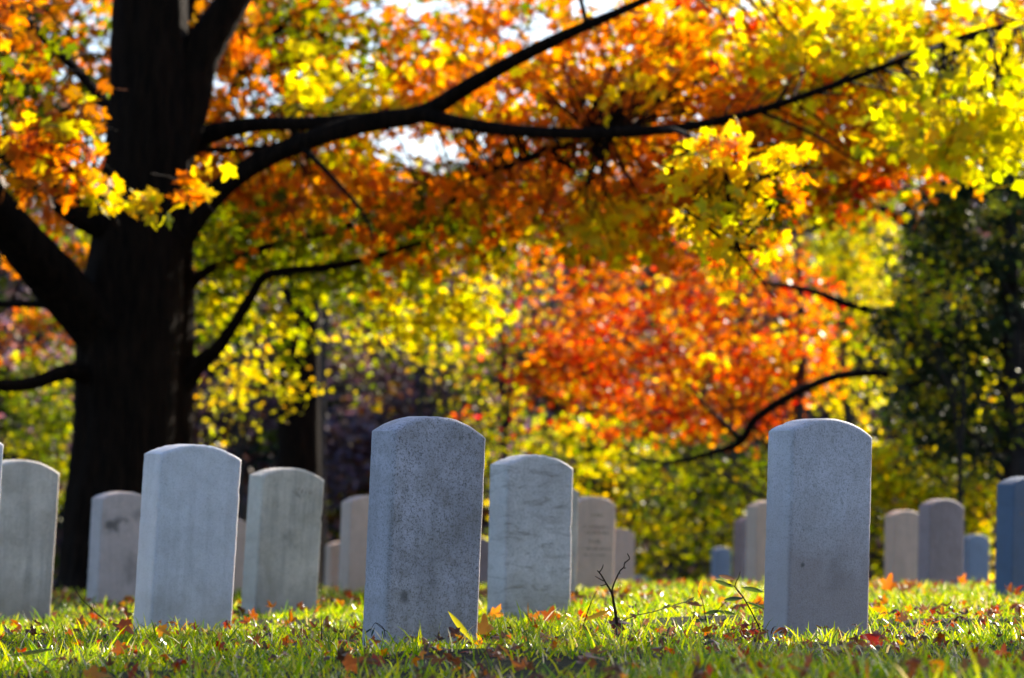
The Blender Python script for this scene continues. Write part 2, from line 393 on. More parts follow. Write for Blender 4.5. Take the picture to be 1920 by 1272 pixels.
def tube(pts, rad, segs=8, sub=6, rough=0.0, seed=0, flare=None):
    """tapered smooth tube -> verts, quads"""
    pts = np.array(pts, float); rad = np.array(rad, float)
    n = len(pts)
    if sub > 1 and n > 2:
        P_ = np.vstack([2 * pts[0] - pts[1], pts, 2 * pts[-1] - pts[-2]]); R_ = np.concatenate([[rad[0]], rad, [rad[-1]]])
        o, ro = [], []
        for i in range(1, n):
            for k in range(sub):
                t = k / sub; a, b, c, d = P_[i - 1], P_[i], P_[i + 1], P_[i + 2]
                o.append(.5 * ((2 * b) + (-a + c) * t + (2 * a - 5 * b + 4 * c - d) * t * t + (-a + 3 * b - 3 * c + d) * t ** 3))
                ro.append(R_[i] * (1 - t) + R_[i + 1] * t)
        o.append(pts[-1]); ro.append(rad[-1]); pts = np.array(o); rad = np.array(ro); n = len(pts)
    tan = unit(np.gradient(pts, axis=0))
    up = np.array([0.03, 1, 0.02]) if abs(tan[:, 1]).mean() < .8 else np.array([0, 0, 1.])
    a = unit(np.cross(tan, up)); b = np.cross(tan, a)
    th = np.linspace(0, 2 * np.pi, segs, endpoint=False)
    rr = rad[:, None] * np.ones(segs)
    if rough:
        rs = np.random.default_rng(seed); L = np.cumsum(np.r_[0, np.linalg.norm(np.diff(pts, axis=0), axis=1)])
        for k in (2, 3, 5, 8, 13):
            ph = rs.uniform(0, 6.28); rr = rr * (1 + rough / math.sqrt(k) * 1.6 * np.sin(k * th[None] + ph + 1.4 * np.sin(L[:, None] * (1.1 + k * .25) + ph * 2)))
        rr = rr * (1 + rough * .5 * rs.normal(size=(n, 1)) * .4)
    V = pts[:, None] + rr[..., None] * (np.cos(th)[None, :, None] * a[:, None] + np.sin(th)[None, :, None] * b[:, None])
    i = np.arange(n - 1)[:, None] * segs; j = np.arange(segs)[None]
    F = np.stack([i + j, i + (j + 1) % segs, i + segs + (j + 1) % segs, i + segs + j], -1).reshape(-1, 4)
    return V.reshape(-1, 3), F
def merge(parts):
    Vs, Fs, k = [], [], 0
    for v, f in parts: Vs.append(v); Fs.append(f + k); k += len(v)
    return np.concatenate(Vs), np.concatenate(Fs)

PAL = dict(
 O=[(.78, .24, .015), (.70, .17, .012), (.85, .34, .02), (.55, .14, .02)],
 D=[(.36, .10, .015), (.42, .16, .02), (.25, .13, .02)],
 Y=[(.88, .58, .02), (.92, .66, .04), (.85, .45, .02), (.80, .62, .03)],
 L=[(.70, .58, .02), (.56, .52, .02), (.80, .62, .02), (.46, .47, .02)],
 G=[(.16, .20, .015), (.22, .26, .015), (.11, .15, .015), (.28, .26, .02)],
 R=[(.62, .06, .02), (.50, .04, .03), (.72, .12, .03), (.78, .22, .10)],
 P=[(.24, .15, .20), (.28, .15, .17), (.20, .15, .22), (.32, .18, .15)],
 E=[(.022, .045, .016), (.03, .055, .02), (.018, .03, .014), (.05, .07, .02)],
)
def palcol(keys, n, jit=0.16, rg=None):
    rg = rg or rng
    arr = np.array([c for k in keys for c in PAL[k]])
    c = arr[rg.integers(0, len(arr), n)]
    return np.clip(c * (1 + rg.normal(0, jit, (n, 1))) * (1 + rg.normal(0, jit * .4, (n, 3))), 0.004, .95)

# ---------------------------------------------------------------- main maple
MY = 22.0
def L3(lst, y0=None):
    """[(px, py, depth, radius_px)] -> points, radii"""
    p = [P(a, b, d) for a, b, d, r in lst]; r_ = [r / FPX * d for a, b, d, r in lst]
    return np.array(p), np.array(r_)
base = P(228, 1098, MY)
maple = empty('maple_tree', (base[0], MY, float(ground_z(base[0], MY))))
tag(maple, 'big dark-trunked maple with orange and yellow leaves and long limbs reaching over the graves', 'tree')
skel = []
def limb(name, lst, parent, segs=12, rough=.03, mat=None, seed=1, keep=True):
    p, r_ = L3(lst)
    v, f = tube(p, r_, segs, 7, rough, seed)
    o = obj_np(name, v, [f], mats=[mat or M_BARK], smooth=True, parent=parent)
    if keep:
        for a, b in zip(p[:-1], p[1:]):
            for t in np.linspace(0, 1, 5): skel.append(a * (1 - t) + b * t)
    return o
limb('trunk', [(228, 1190, MY, 150), (232, 1110, MY, 134), (230, 1060, MY, 118), (228, 980, MY, 108), (232, 880, MY, 100), (236, 780, MY, 96), (238, 690, MY, 95), (243, 600, MY, 92), (250, 520, MY, 88), (262, 440, MY, 84), (270, 360, MY, 80),
      (278, 260, MY, 78), (284, 150, MY, 76), (284, 40, MY, 74), (286, -120, MY, 70), (290, -420, MY, 62), (300, -900, MY, 40)], maple, 48, .035, keep=False)
LIMBS = [
 [(235, 655, 21.9, 60), (175, 600, 21.8, 52), (110, 535, 21.6, 46), (55, 470, 21.3, 42), (0, 395, 21, 38), (-90, 300, 20.5, 32), (-260, 180, 20, 20)],
 [(255, 470, 22, 48), (205, 425, 21.9, 36), (140, 395, 21.7, 27), (70, 335, 21.4, 20), (10, 290, 21, 17), (-120, 240, 20.5, 10)],
 [(165, 700, 21.8, 18), (120, 698, 21.6, 14), (60, 718, 21.3, 12), (0, 722, 21, 11), (-80, 700, 20.6, 8)],
 [(150, 590, 22.2, 10), (80, 571, 22.5, 8), (0, 570, 22.8, 7), (-60, 560, 23, 5)],
 [(275, 500, 22, 60), (330, 440, 22, 38), (375, 392, 22, 27), (430, 340, 21.9, 21), (500, 296, 21.8, 19), (600, 257, 21.6, 17), (700, 228, 21.4, 18), (790, 212, 21.2, 17), (880, 160, 21, 16), (960, 115, 20.8, 14), (1060, 66, 20.5, 11), (1200, 5, 20.2, 8), (1350, -70, 20, 5)],
 [(290, 320, 22.2, 40), (345, 275, 22.2, 26), (400, 250, 22.2, 17), (480, 234, 22.1, 13), (570, 232, 21.9, 12), (660, 224, 21.7, 12), (760, 214, 21.3, 11)],
 [(340, 276, 22.4, 10), (400, 281, 22.6, 6), (480, 280, 22.8, 5), (560, 268, 23, 4)],
 [(780, 212, 21.2, 16), (850, 228, 21, 13), (940, 243, 20.8, 11), (1040, 250, 20.5, 10), (1160, 249, 20.2, 10), (1290, 238, 19.9, 9), (1420, 208, 19.6, 8), (1550, 165, 19.3, 7), (1680, 117, 19, 6), (1800, 72, 18.7, 5), (1910, 40, 18.5, 3.5)],
 [(290, 330, 22, 60), (335, 210, 22, 45), (368, 110, 22, 38), (410, 40, 22, 33), (455, -30, 22, 28), (560, -200, 22, 20), (700, -400, 22, 10)],
 [(860, 368, 23.5, 5), (930, 325, 23.3, 6), (1010, 290, 23, 7), (1090, 262, 22.6, 7), (1200, 243, 20.4, 6)],
 [(250, 300, 22.3, 26), (205, 210, 22.4, 13), (150, 140, 22.5, 10), (90, 80, 22.6, 8), (30, 20, 22.7, 7), (-60, -60, 22.8, 5)],
 [(1240, 242, 20, 6), (1270, 246, 18, 5), (1310, 270, 16.2, 4), (1350, 340, 15.3, 3), (1378, 470, 15.1, 1.8)],
 [(1100, 50, 20.4, 6), (1090, 5, 20.4, 5), (1070, -60, 20.4, 4)],
 [(1420, 208, 19.6, 4), (1520, 250, 19.3, 3), (1600, 300, 19.1, 2)],
 [(560, 270, 21.7, 8), (620, 330, 21.3, 5), (680, 400, 21, 4), (700, 450, 20.8, 2.5)],
]
for i, l in enumerate(LIMBS): limb('limb', l, maple, 16, .06, seed=i + 3)

GAPS = [(178, 45, 55, 45, .93), (215, 100, 55, 40, .9), (95, 92, 30, 25, .8), (265, 130, 30, 30, .6), (480, 175, 60, 26, .75), (500, 190, 30, 30, .7), (660, 28, 60, 18, .75), (720, 10, 130, 18, .8), (730, 85, 110, 50, .6),
        (830, 60, 70, 50, .6), (1000, 55, 55, 45, .75), (905, 5, 70, 18, .9), (1120, 12, 60, 20, .9), (985, 75, 55, 40, .85), (770, 285, 90, 34, .82), (860, 300, 60, 30, .7), (950, 182, 45, 14, .85), (1130, 108, 60, 22, .85),
        (1850, 15, 40, 26, .9), (1390, 40, 35, 30, .7), (780, 322, 60, 24, .8), (970, 300, 40, 20, .6), (120, 130, 40, 22, .7), (400, 150, 30, 20, .6)]
def gapkeep(pos, rg, k=1.0):
    px, py = proj(pos); keep = np.ones(len(pos), bool)
    for cx, cy_, rx, ry, pr in GAPS:
        d = ((px - cx) / rx) ** 2 + ((py - cy_) / ry) ** 2
        keep &= ~((d < 1.25) & (rg.random(len(pos)) < pr * k * np.clip(1.7 - d, 0, 1)))
    return keep
# (cx, cy, rx, ry, palettes, sprays, depth lo, depth hi)
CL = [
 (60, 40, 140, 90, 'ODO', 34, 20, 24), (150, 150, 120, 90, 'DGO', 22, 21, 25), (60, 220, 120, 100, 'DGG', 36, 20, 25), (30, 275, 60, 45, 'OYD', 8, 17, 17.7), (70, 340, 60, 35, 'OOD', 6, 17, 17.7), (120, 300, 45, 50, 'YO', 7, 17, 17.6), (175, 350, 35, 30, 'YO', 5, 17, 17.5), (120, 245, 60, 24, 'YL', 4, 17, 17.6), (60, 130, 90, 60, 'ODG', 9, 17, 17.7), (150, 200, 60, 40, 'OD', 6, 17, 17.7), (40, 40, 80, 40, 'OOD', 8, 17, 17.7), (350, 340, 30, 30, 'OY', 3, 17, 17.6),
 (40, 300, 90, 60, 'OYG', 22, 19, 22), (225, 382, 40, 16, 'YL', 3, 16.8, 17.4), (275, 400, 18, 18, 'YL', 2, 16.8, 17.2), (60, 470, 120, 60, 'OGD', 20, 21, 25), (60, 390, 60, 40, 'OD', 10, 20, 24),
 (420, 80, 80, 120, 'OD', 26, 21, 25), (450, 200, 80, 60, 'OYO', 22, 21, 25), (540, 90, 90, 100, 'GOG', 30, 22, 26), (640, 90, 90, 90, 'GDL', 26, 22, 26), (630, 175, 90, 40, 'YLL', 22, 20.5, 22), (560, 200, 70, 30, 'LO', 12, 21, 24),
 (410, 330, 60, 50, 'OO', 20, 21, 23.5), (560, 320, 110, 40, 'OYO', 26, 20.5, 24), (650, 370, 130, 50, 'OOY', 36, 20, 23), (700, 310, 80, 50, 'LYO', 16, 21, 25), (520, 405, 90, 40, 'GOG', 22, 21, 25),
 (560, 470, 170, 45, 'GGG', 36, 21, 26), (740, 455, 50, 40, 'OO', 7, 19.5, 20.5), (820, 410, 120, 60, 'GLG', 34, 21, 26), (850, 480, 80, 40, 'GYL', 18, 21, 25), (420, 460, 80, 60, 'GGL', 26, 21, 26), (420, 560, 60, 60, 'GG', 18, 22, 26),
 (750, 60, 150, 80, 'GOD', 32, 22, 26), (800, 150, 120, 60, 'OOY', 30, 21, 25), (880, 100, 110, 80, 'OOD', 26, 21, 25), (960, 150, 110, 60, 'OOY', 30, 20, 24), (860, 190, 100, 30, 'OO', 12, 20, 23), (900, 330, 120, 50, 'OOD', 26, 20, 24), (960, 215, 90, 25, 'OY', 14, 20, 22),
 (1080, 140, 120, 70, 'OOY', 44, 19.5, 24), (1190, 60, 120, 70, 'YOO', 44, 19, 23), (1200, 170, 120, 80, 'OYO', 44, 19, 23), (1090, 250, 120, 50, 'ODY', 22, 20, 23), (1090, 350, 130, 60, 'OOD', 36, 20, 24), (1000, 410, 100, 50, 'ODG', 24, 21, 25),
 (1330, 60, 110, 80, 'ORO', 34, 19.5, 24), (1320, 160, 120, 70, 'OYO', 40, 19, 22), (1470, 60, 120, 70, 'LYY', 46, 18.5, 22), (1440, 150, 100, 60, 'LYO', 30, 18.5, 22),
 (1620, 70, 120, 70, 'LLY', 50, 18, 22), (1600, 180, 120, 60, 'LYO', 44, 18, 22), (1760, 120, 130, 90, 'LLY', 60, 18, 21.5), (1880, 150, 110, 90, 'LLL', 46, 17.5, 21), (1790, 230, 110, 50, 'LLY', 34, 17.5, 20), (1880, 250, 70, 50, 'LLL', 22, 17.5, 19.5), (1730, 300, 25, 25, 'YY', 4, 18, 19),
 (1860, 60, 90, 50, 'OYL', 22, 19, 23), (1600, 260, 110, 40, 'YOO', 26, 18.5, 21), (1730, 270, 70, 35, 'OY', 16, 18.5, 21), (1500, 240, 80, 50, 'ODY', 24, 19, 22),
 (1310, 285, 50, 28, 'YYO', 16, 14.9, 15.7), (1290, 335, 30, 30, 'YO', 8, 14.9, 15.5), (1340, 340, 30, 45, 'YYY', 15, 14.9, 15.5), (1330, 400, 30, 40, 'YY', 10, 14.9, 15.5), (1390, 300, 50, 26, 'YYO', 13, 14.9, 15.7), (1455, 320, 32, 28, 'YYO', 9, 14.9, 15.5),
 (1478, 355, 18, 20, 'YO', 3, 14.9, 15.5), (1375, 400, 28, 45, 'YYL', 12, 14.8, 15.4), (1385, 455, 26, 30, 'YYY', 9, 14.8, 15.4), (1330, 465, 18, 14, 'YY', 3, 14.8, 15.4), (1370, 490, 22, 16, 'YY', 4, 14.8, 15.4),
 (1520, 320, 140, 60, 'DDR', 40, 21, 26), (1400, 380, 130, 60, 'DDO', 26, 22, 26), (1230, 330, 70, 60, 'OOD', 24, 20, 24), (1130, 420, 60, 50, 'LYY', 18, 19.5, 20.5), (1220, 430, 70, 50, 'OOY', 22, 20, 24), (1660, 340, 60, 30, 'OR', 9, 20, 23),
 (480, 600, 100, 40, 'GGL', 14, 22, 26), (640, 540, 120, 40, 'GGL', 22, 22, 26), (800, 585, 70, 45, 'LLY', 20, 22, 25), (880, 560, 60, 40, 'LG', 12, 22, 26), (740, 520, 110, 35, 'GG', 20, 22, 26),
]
BK = [(120, 60, 260, 170, 'GDDGO', 150, 25, 29), (480, 40, 160, 90, 'GDGD', 80, 25, 29), (1750, 20, 260, 60, 'LODG', 40, 24, 28), (900, 40, 200, 60, 'DOG', 40, 25, 29), (600, 180, 280, 200, 'GDO', 80, 25, 30), (600, 400, 300, 90, 'GGD', 60, 26, 30), (1000, 150, 260, 170, 'ODO', 90, 24, 29), (1000, 380, 260, 100, 'ODG', 80, 25, 29),
      (1400, 180, 260, 160, 'ODO', 100, 22, 27), (1450, 350, 220, 60, 'DDG', 60, 24, 28), (1750, 120, 220, 140, 'LOD', 80, 21, 26)]
def maple_crown(name, clusters, parent, twigs=True, seed=5, size=(.058, .098), gap=.8, dens=.6, shift=1.8, centers=()):
    rg = np.random.default_rng(seed); pos, col, siz = [], [], []; tw = []
    sk = np.array(skel)
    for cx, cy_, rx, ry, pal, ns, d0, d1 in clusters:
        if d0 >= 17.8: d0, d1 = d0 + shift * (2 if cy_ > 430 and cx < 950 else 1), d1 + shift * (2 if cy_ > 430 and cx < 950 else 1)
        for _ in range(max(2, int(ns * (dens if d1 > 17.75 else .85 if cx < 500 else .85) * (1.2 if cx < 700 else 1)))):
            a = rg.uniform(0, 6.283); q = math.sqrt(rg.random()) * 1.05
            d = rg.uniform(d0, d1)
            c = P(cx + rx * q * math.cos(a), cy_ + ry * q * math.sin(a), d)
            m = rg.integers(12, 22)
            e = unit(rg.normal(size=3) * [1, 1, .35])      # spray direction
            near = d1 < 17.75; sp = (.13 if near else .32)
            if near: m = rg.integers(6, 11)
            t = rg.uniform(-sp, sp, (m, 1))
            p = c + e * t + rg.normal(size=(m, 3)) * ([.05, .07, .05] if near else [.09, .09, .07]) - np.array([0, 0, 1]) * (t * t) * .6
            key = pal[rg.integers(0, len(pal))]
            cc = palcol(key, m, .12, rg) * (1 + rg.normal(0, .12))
            pos.append(p); col.append(cc); siz.append(rg.uniform(*size, m) * (.78 if near and cx > 1000 else 1))
            if twigs:
                k = np.argmin(((sk - c) ** 2).sum(1)); 
                if np.linalg.norm(sk[k] - c) < 1.3:
                    mid = (sk[k] + c) / 2 + rg.normal(size=3) * .08 + [0, 0, .06]
                    tw.append(tube([sk[k], mid, c + e * .25 - [0, 0, .04]], [.011, .007, .003], 4, 3))
                else:
                    tw.append(tube([c - e * .3 - [0, 0, .05], c + [0, 0, .02], c + e * .3 - [0, 0, .05]], [.006, .005, .003], 4, 2))
    for c, key in centers:
        m = rg.integers(16, 26); pos.append(c + rg.normal(size=(m, 3)) * [.17, .17, .07]); col.append(palcol(key, m, .12, rg)); siz.append(rg.uniform(*size, m))
    pos = np.concatenate(pos); col = np.clip(np.concatenate(col), .004, .95); siz = np.concatenate(siz)
    k = gapkeep(pos, rg, gap); pos, col, siz = pos[k], col[k], siz[k]
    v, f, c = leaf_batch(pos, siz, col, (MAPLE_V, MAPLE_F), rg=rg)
    if tw:
        tv, tf = merge(tw); nf = len(f)
        allv = np.concatenate([v, tv]); c = np.concatenate([c, np.full((len(tv), 3), .03)])
        mi = np.concatenate([np.zeros(nf, int), np.ones(len(tf), int)])
        return obj_np(name, allv, [f, tf + len(v)], cols=c, mats=[M_LEAF, M_BARK], matidx=mi, parent=parent)
    return obj_np(name, v, [f], cols=c, mats=[M_LEAF], parent=parent)
maple_crown('crown', CL, maple)

# second maple just behind the first one
m2 = empty('maple_tree', (float(P(318, 1100, 25)[0]), 25, float(ground_z(-3, 25))))
tag(m2, 'slimmer dark maple standing close behind the big trunk, one limb bending up out of it', 'tree')
limb('trunk', [(322, 1160, 25, 62), (322, 1090, 25, 50), (320, 950, 25, 46), (318, 800, 25, 46), (318, 680, 25, 45), (322, 560, 25, 42), (326, 450, 25, 38), (335, 300, 25, 34), (350, 100, 25, 28), (370, -250, 25, 18)], m2, 32, .035, seed=40)
for i, l in enumerate([
 [(330, 740, 25, 26), (372, 682, 24.9, 17), (405, 655, 24.8, 13), (440, 605, 24.7, 11), (468, 560, 24.6, 10), (495, 520, 24.5, 10), (540, 508, 24.3, 8), (610, 502, 24.1, 8), (690, 485, 23.9, 6), (790, 455, 23.6, 4)],
 [(335, 560, 25, 14), (385, 510, 25, 9), (460, 478, 25, 7), (540, 452, 25, 6), (650, 430, 25, 4)],
 [(340, 330, 25, 14), (400, 250, 25.2, 9), (440, 160, 25.4, 7), (500, 60, 25.6, 5)]]):
    limb('limb', l, m2, 12, .06, seed=50 + i)
maple_crown('crown', BK, m2, seed=9, dens=1.15, shift=0)

# unseen maple added outside the frame, its boughs placed to shade the near lawn
shade_maple = empty('maple_tree', (7.6, 15.5, float(ground_z(7.6, 15.5))))
tag(shade_maple, 'unseen maple added out of frame so that its low boughs dapple the near grass', 'tree')
def limb3(name, pts, rad, segs, seed):
    v, f = tube(pts, rad, segs, 6, .035, seed); return obj_np(name, v, [f], mats=[M_BARK], smooth=True, parent=shade_maple)
limb3('trunk', [(7.6, 15.5, -.4), (7.6, 15.5, .5), (7.55, 15.5, 2), (7.6, 15.6, 4), (7.5, 15.6, 6.5)], [.42, .3, .26, .22, .1], 24, 1)
for q, e in enumerate([(2.9, 12.6, 3.6), (3.3, 14.2, 4.1), (5.2, 12.4, 3.7), (6.2, 13.2, 4.2)]):
    limb3('limb', [(7.6, 15.5, 2.2 + q * .3), (7.6 * .6 + e[0] * .4, 15.5 * .6 + e[1] * .4, 3.3), e], [.13, .07, .015], 10, 5 + q)
rg3 = np.random.default_rng(55)
SH = []
for gx, gy, rx, ry, n in ((-.4, 5.1, 1.2, .2, 12), (.9, 5.0, .7, .25, 8), (-1.2, 5.6, .8, .5, 16), (-1.1, 8.2, .4, .16, 5), (-.25, 8.5, .25, .15, 4), (0, 6.1, 1.1, .25, 9), (.1, 5.4, .9, .45, 13), (1.1, 5.6, .6, .7, 16), (-1.3, 7.7, .8, .35, 9), (-.4, 6.7, .5, .18, 5), (.9, 6.9, .5, .15, 4), (.5, 6.0, .5, .2, 4), (2.2, 8.5, .6, .6, 9), (-.55, 8.9, .25, .3, 3), (3.2, 12.5, .8, .8, 9)):
    for _ in range(int(n * 2.5)):
        z = rg3.uniform(3.5, 4.3); k = z / math.tan(SUN_EL)
        SH.append((np.array([gx + rx * rg3.normal() * .55 + k * math.sin(SUN_AZ), gy + ry * rg3.normal() * .6 + k * math.cos(SUN_AZ), z]), 'OYLG'[rg3.integers(0, 4)]))
maple_crown('crown', [], shade_maple, twigs=False, seed=12, centers=SH)

# ---------------------------------------------------------------- other trees and shrubs
def blob_leaves(blobs, n, pal, size, tpl, seed, shell=.55, clump=26):
    """leaves gathered in clumps around ellipsoidal blobs [(cx,cy,cz,rx,ry,rz,weight)]"""
    rg = np.random.default_rng(seed); B = np.array([b[:7] for b in blobs]); wts = B[:, 6] / B[:, 6].sum()
    nc = max(4, n // clump); bi = rg.choice(len(B), nc, p=wts)
    d = unit(rg.normal(size=(nc, 3))); rad = rg.uniform(shell ** 3, 1.05, (nc, 1)) ** (1 / 3)
    cen = B[bi, :3] + d * rad * B[bi, 3:6]
    ci = rg.integers(0, nc, n)
    sp = B[:, 3:6].mean() * .11 + size * .8
    pos = cen[ci] + rg.normal(size=(n, 3)) * sp * [1, 1, .6]
    keyidx = rg.integers(0, len(pal), nc)
    col = np.zeros((n, 3))
    for i, k in enumerate(pal):
        m = keyidx[ci] == i; col[m] = palcol(k, int(m.sum()), .2, rg)
    col *= (1 + rg.normal(0, .12, nc))[ci][:, None]
    col = np.clip(col, .004, .95)
    return leaf_batch(pos, rg.uniform(.7, 1.25, n) * size, col, tpl, droop=.3, rg=rg), cen
def tree(name, label, cat, px, D, trunk_r, blobs_px, n, pal, size, mat, bark, seed, group=None, top=None, limbs=7, clump=26, tpl=None, shell=.5, extra=None):
    x = float(P(px, 1000, D)[0]); z = float(ground_z(x, D))
    root = empty(name, (x, D, z)); tag(root, label, cat, group)
    bl = []
    for cx, cy_, rx, ry, wt in blobs_px:
        c = P(cx, cy_, D); k = D / FPX
        bl.append((c[0], c[1] + random.uniform(-.3, .3), c[2], rx * k, max(rx, ry) * k * .9, ry * k, wt))
    (v, f, c), cen = blob_leaves(bl, n, pal, size, tpl or (OVAL_V, OVAL_F), seed, clump=clump, shell=shell)
    rs = random.Random(seed)
    topz = top if top is not None else max(b[2] for b in bl)
    parts = []
    if trunk_r:
        pts = [(x, D, z - .4), (x + .02, D, z + .2), (x + rs.uniform(-.06, .06), D, z + (topz - z) * .4), (x + rs.uniform(-.12, .12), D, z + (topz - z) * .7), (x, D, topz)]
        parts.append(tube(pts, [trunk_r * 1.5, trunk_r * 1.05, trunk_r * .85, trunk_r * .6, trunk_r * .25], 16, 6, .04, seed))
    for i in range(limbs):
        c_ = cen[rs.randrange(len(cen))]; hz = z + (c_[2] - z) * rs.uniform(.35, .8)
        st = np.array([x, D, hz if trunk_r else z]); mid = (st + c_) / 2 + np.array([rs.uniform(-.2, .2), rs.uniform(-.2, .2), rs.uniform(0, .25)])
        r0 = max(.012, (trunk_r or .05) * .3)
        parts.append(tube([st, mid, c_], [r0, r0 * .6, r0 * .2], 7, 5, .04, i))
    tv, tf = merge(parts)
    obj_np('trunk' if trunk_r else 'stem', tv, [tf], mats=[bark], smooth=True, parent=root)
    obj_np('crown', v, [f], cols=c, mats=[mat], parent=root)
    return root

# red-orange oak
tree('oak_tree', 'red and orange crowned tree in mid-distance behind the tall soil-stained headstone', 'tree', 1500, 42, .12,
     [(1180, 560, 190, 130, 3), (1400, 600, 190, 130, 3), (1100, 700, 130, 90, 1.6), (1300, 720, 220, 90, 2.6), (1480, 700, 120, 70, 1), (1150, 450, 160, 60, 1), (1300, 470, 200, 60, 1), (1050, 620, 80, 80, .8), (1150, 770, 120, 60, 1), (1330, 790, 130, 50, 1), (1020, 720, 60, 60, .5)],
     8200, 'RODOROYRDO', .095, M_FAR, M_BARK2, 21, clump=14, shell=.15)
# yellow green tree right
tree('young_tree', 'loose yellow-green tree standing between the red one and the dark evergreen', 'tree', 1590, 50, .10,
     [(1530, 460, 120, 90, 2), (1620, 430, 90, 70, 1.5), (1600, 570, 110, 90, 1.6), (1680, 540, 80, 120, 1), (1560, 680, 110, 80, 1.2), (1640, 780, 90, 90, 1.2)],
     4200, 'LYLGL', .09, M_FAR, M_BARK2, 22, clump=18)
# shrubs
tree('shrub', 'broad yellow-green shrub growing behind the engraved tan headstone', 'shrub', 1120, 46, 0,
     [(1040, 880, 110, 110, 2), (1150, 900, 130, 130, 2.4), (1000, 990, 90, 110, 1.2), (1120, 1030, 140, 90, 1.4), (960, 860, 70, 60, .8)],
     3400, 'LGYLG', .09, M_FAR, M_BARK2, 23, clump=8, shell=.3, limbs=10)
tree('shrub', 'dark-hearted green shrub growing behind the lone small blue headstone', 'shrub', 1300, 47, 0,
     [(1270, 900, 110, 110, 2), (1370, 900, 100, 120, 2), (1280, 1030, 130, 90, 1.6), (1400, 1020, 90, 90, 1)],
     3400, 'GLGEGL', .09, M_FAR, M_BARK2, 24, clump=8, shell=.3, limbs=10)
tree('shrub', 'bright yellow-green shrub growing behind the cluster under the evergreen', 'shrub', 1740, 33.5, 0,
     [(1700, 930, 90, 90, 2), (1800, 950, 100, 90, 2), (1740, 1040, 140, 80, 1.4), (1660, 890, 50, 50, 1), (1870, 920, 80, 80, 1.2)],
     2600, 'LGYLL', .08, M_FAR, M_BARK2, 25, clump=8, shell=.3, limbs=10)
tree('shrub', 'shrub with yellow and green leaves left of the big maple trunk', 'shrub', 60, 44, 0,
     [(40, 780, 100, 90, 2), (110, 830, 70, 100, 1.4), (10, 900, 120, 110, 2), (90, 700, 60, 50, .6)],
     3800, 'GGLGGP', .07, M_FAR, M_BARK2, 26, limbs=8)
tree('small_tree', 'small orange and purple tree seen above the shrub beyond the big maple', 'tree', 70, 52, .08,
     [(70, 640, 80, 60, 2), (10, 660, 60, 80, 1), (120, 620, 50, 50, .7)], 1700, 'OPPGO', .09, M_FAR, M_BARK2, 27)
# evergreen
tree('evergreen_tree', 'tall dark evergreen with dense shady crown at the right photo edge', 'tree', 1915, 31, .15,
     [(1730, 500, 45, 60, .7), (1790, 400, 70, 80, 1.3), (1690, 610, 40, 45, .5), (1820, 300, 90, 80, 1.4), (1700, 790, 60, 50, .5), (1740, 870, 50, 40, .3), (1850, 250, 90, 60, 1), (1870, 420, 150, 150, 3), (1800, 560, 120, 140, 2.4), (1930, 620, 170, 180, 3), (1790, 700, 110, 110, 2), (1760, 800, 80, 80, .9), (1880, 800, 120, 90, 1.6), (1960, 300, 130, 130, 2), (1720, 640, 60, 90, .8), (2020, 500, 150, 250, 2)],
     30000, 'EEEEEEGEEL', .05, M_DARK, M_BARK2, 28, clump=60, limbs=12, shell=.2)
tree('evergreen_tree', 'broad shadowed evergreen mass behind the tall one, filling between its boughs', 'tree', 1935, 36, .13,
     [(1830, 560, 160, 190, 3), (1900, 760, 140, 120, 2), (1780, 720, 120, 120, 2), (1900, 380, 150, 130, 2)],
     14000, 'EEEG', .06, M_DARK, M_BARK2, 29, clump=40, limbs=8, shell=.1)
# sparse yellow young trees behind the maple, over a dim wood
tree('sapling', 'thin sapling with sparse round yellow leaves right of the maple trunk', 'tree', 450, 37, .05,
     [(430, 700, 90, 110, 2), (470, 600, 110, 60, 1), (420, 800, 70, 50, .8), (520, 720, 60, 80, .6)], 620, 'YLLY', .075, M_FAR, M_BARK2, 30, clump=4, limbs=14, shell=.1)
tree('sapling', 'thin sapling with scattered yellow-green leaves above the speckled headstone', 'tree', 800, 38, .05,
     [(760, 700, 150, 120, 2), (860, 640, 110, 120, 2), (700, 620, 100, 90, 1), (900, 760, 80, 80, 1)], 900, 'LLYG', .075, M_FAR, M_BARK2, 31, clump=4, limbs=18, shell=.1)
tree('sapling', 'sapling with small mixed yellow and pinkish leaves left of the red-orange crown', 'tree', 950, 42, .05,
     [(950, 560, 90, 120, 2), (960, 470, 100, 70, 2.2), (900, 700, 90, 90, 1), (960, 800, 70, 60, 1)], 1900, 'LYGRP', .075, M_FAR, M_BARK2, 32, clump=5, limbs=14, shell=.1)
tree('sapling', 'sparse yellow-green sapling whose leaves speckle the dark evergreen', 'tree', 1800, 29.5, .03,
     [(1700, 560, 70, 130, 2), (1790, 600, 100, 110, 1.4), (1850, 740, 90, 70, .8), (1690, 840, 70, 80, 1.4), (1780, 900, 80, 50, 1)], 1100, 'LYLG', .055, M_FAR, M_BARK2, 35, clump=6, limbs=10, shell=.1)
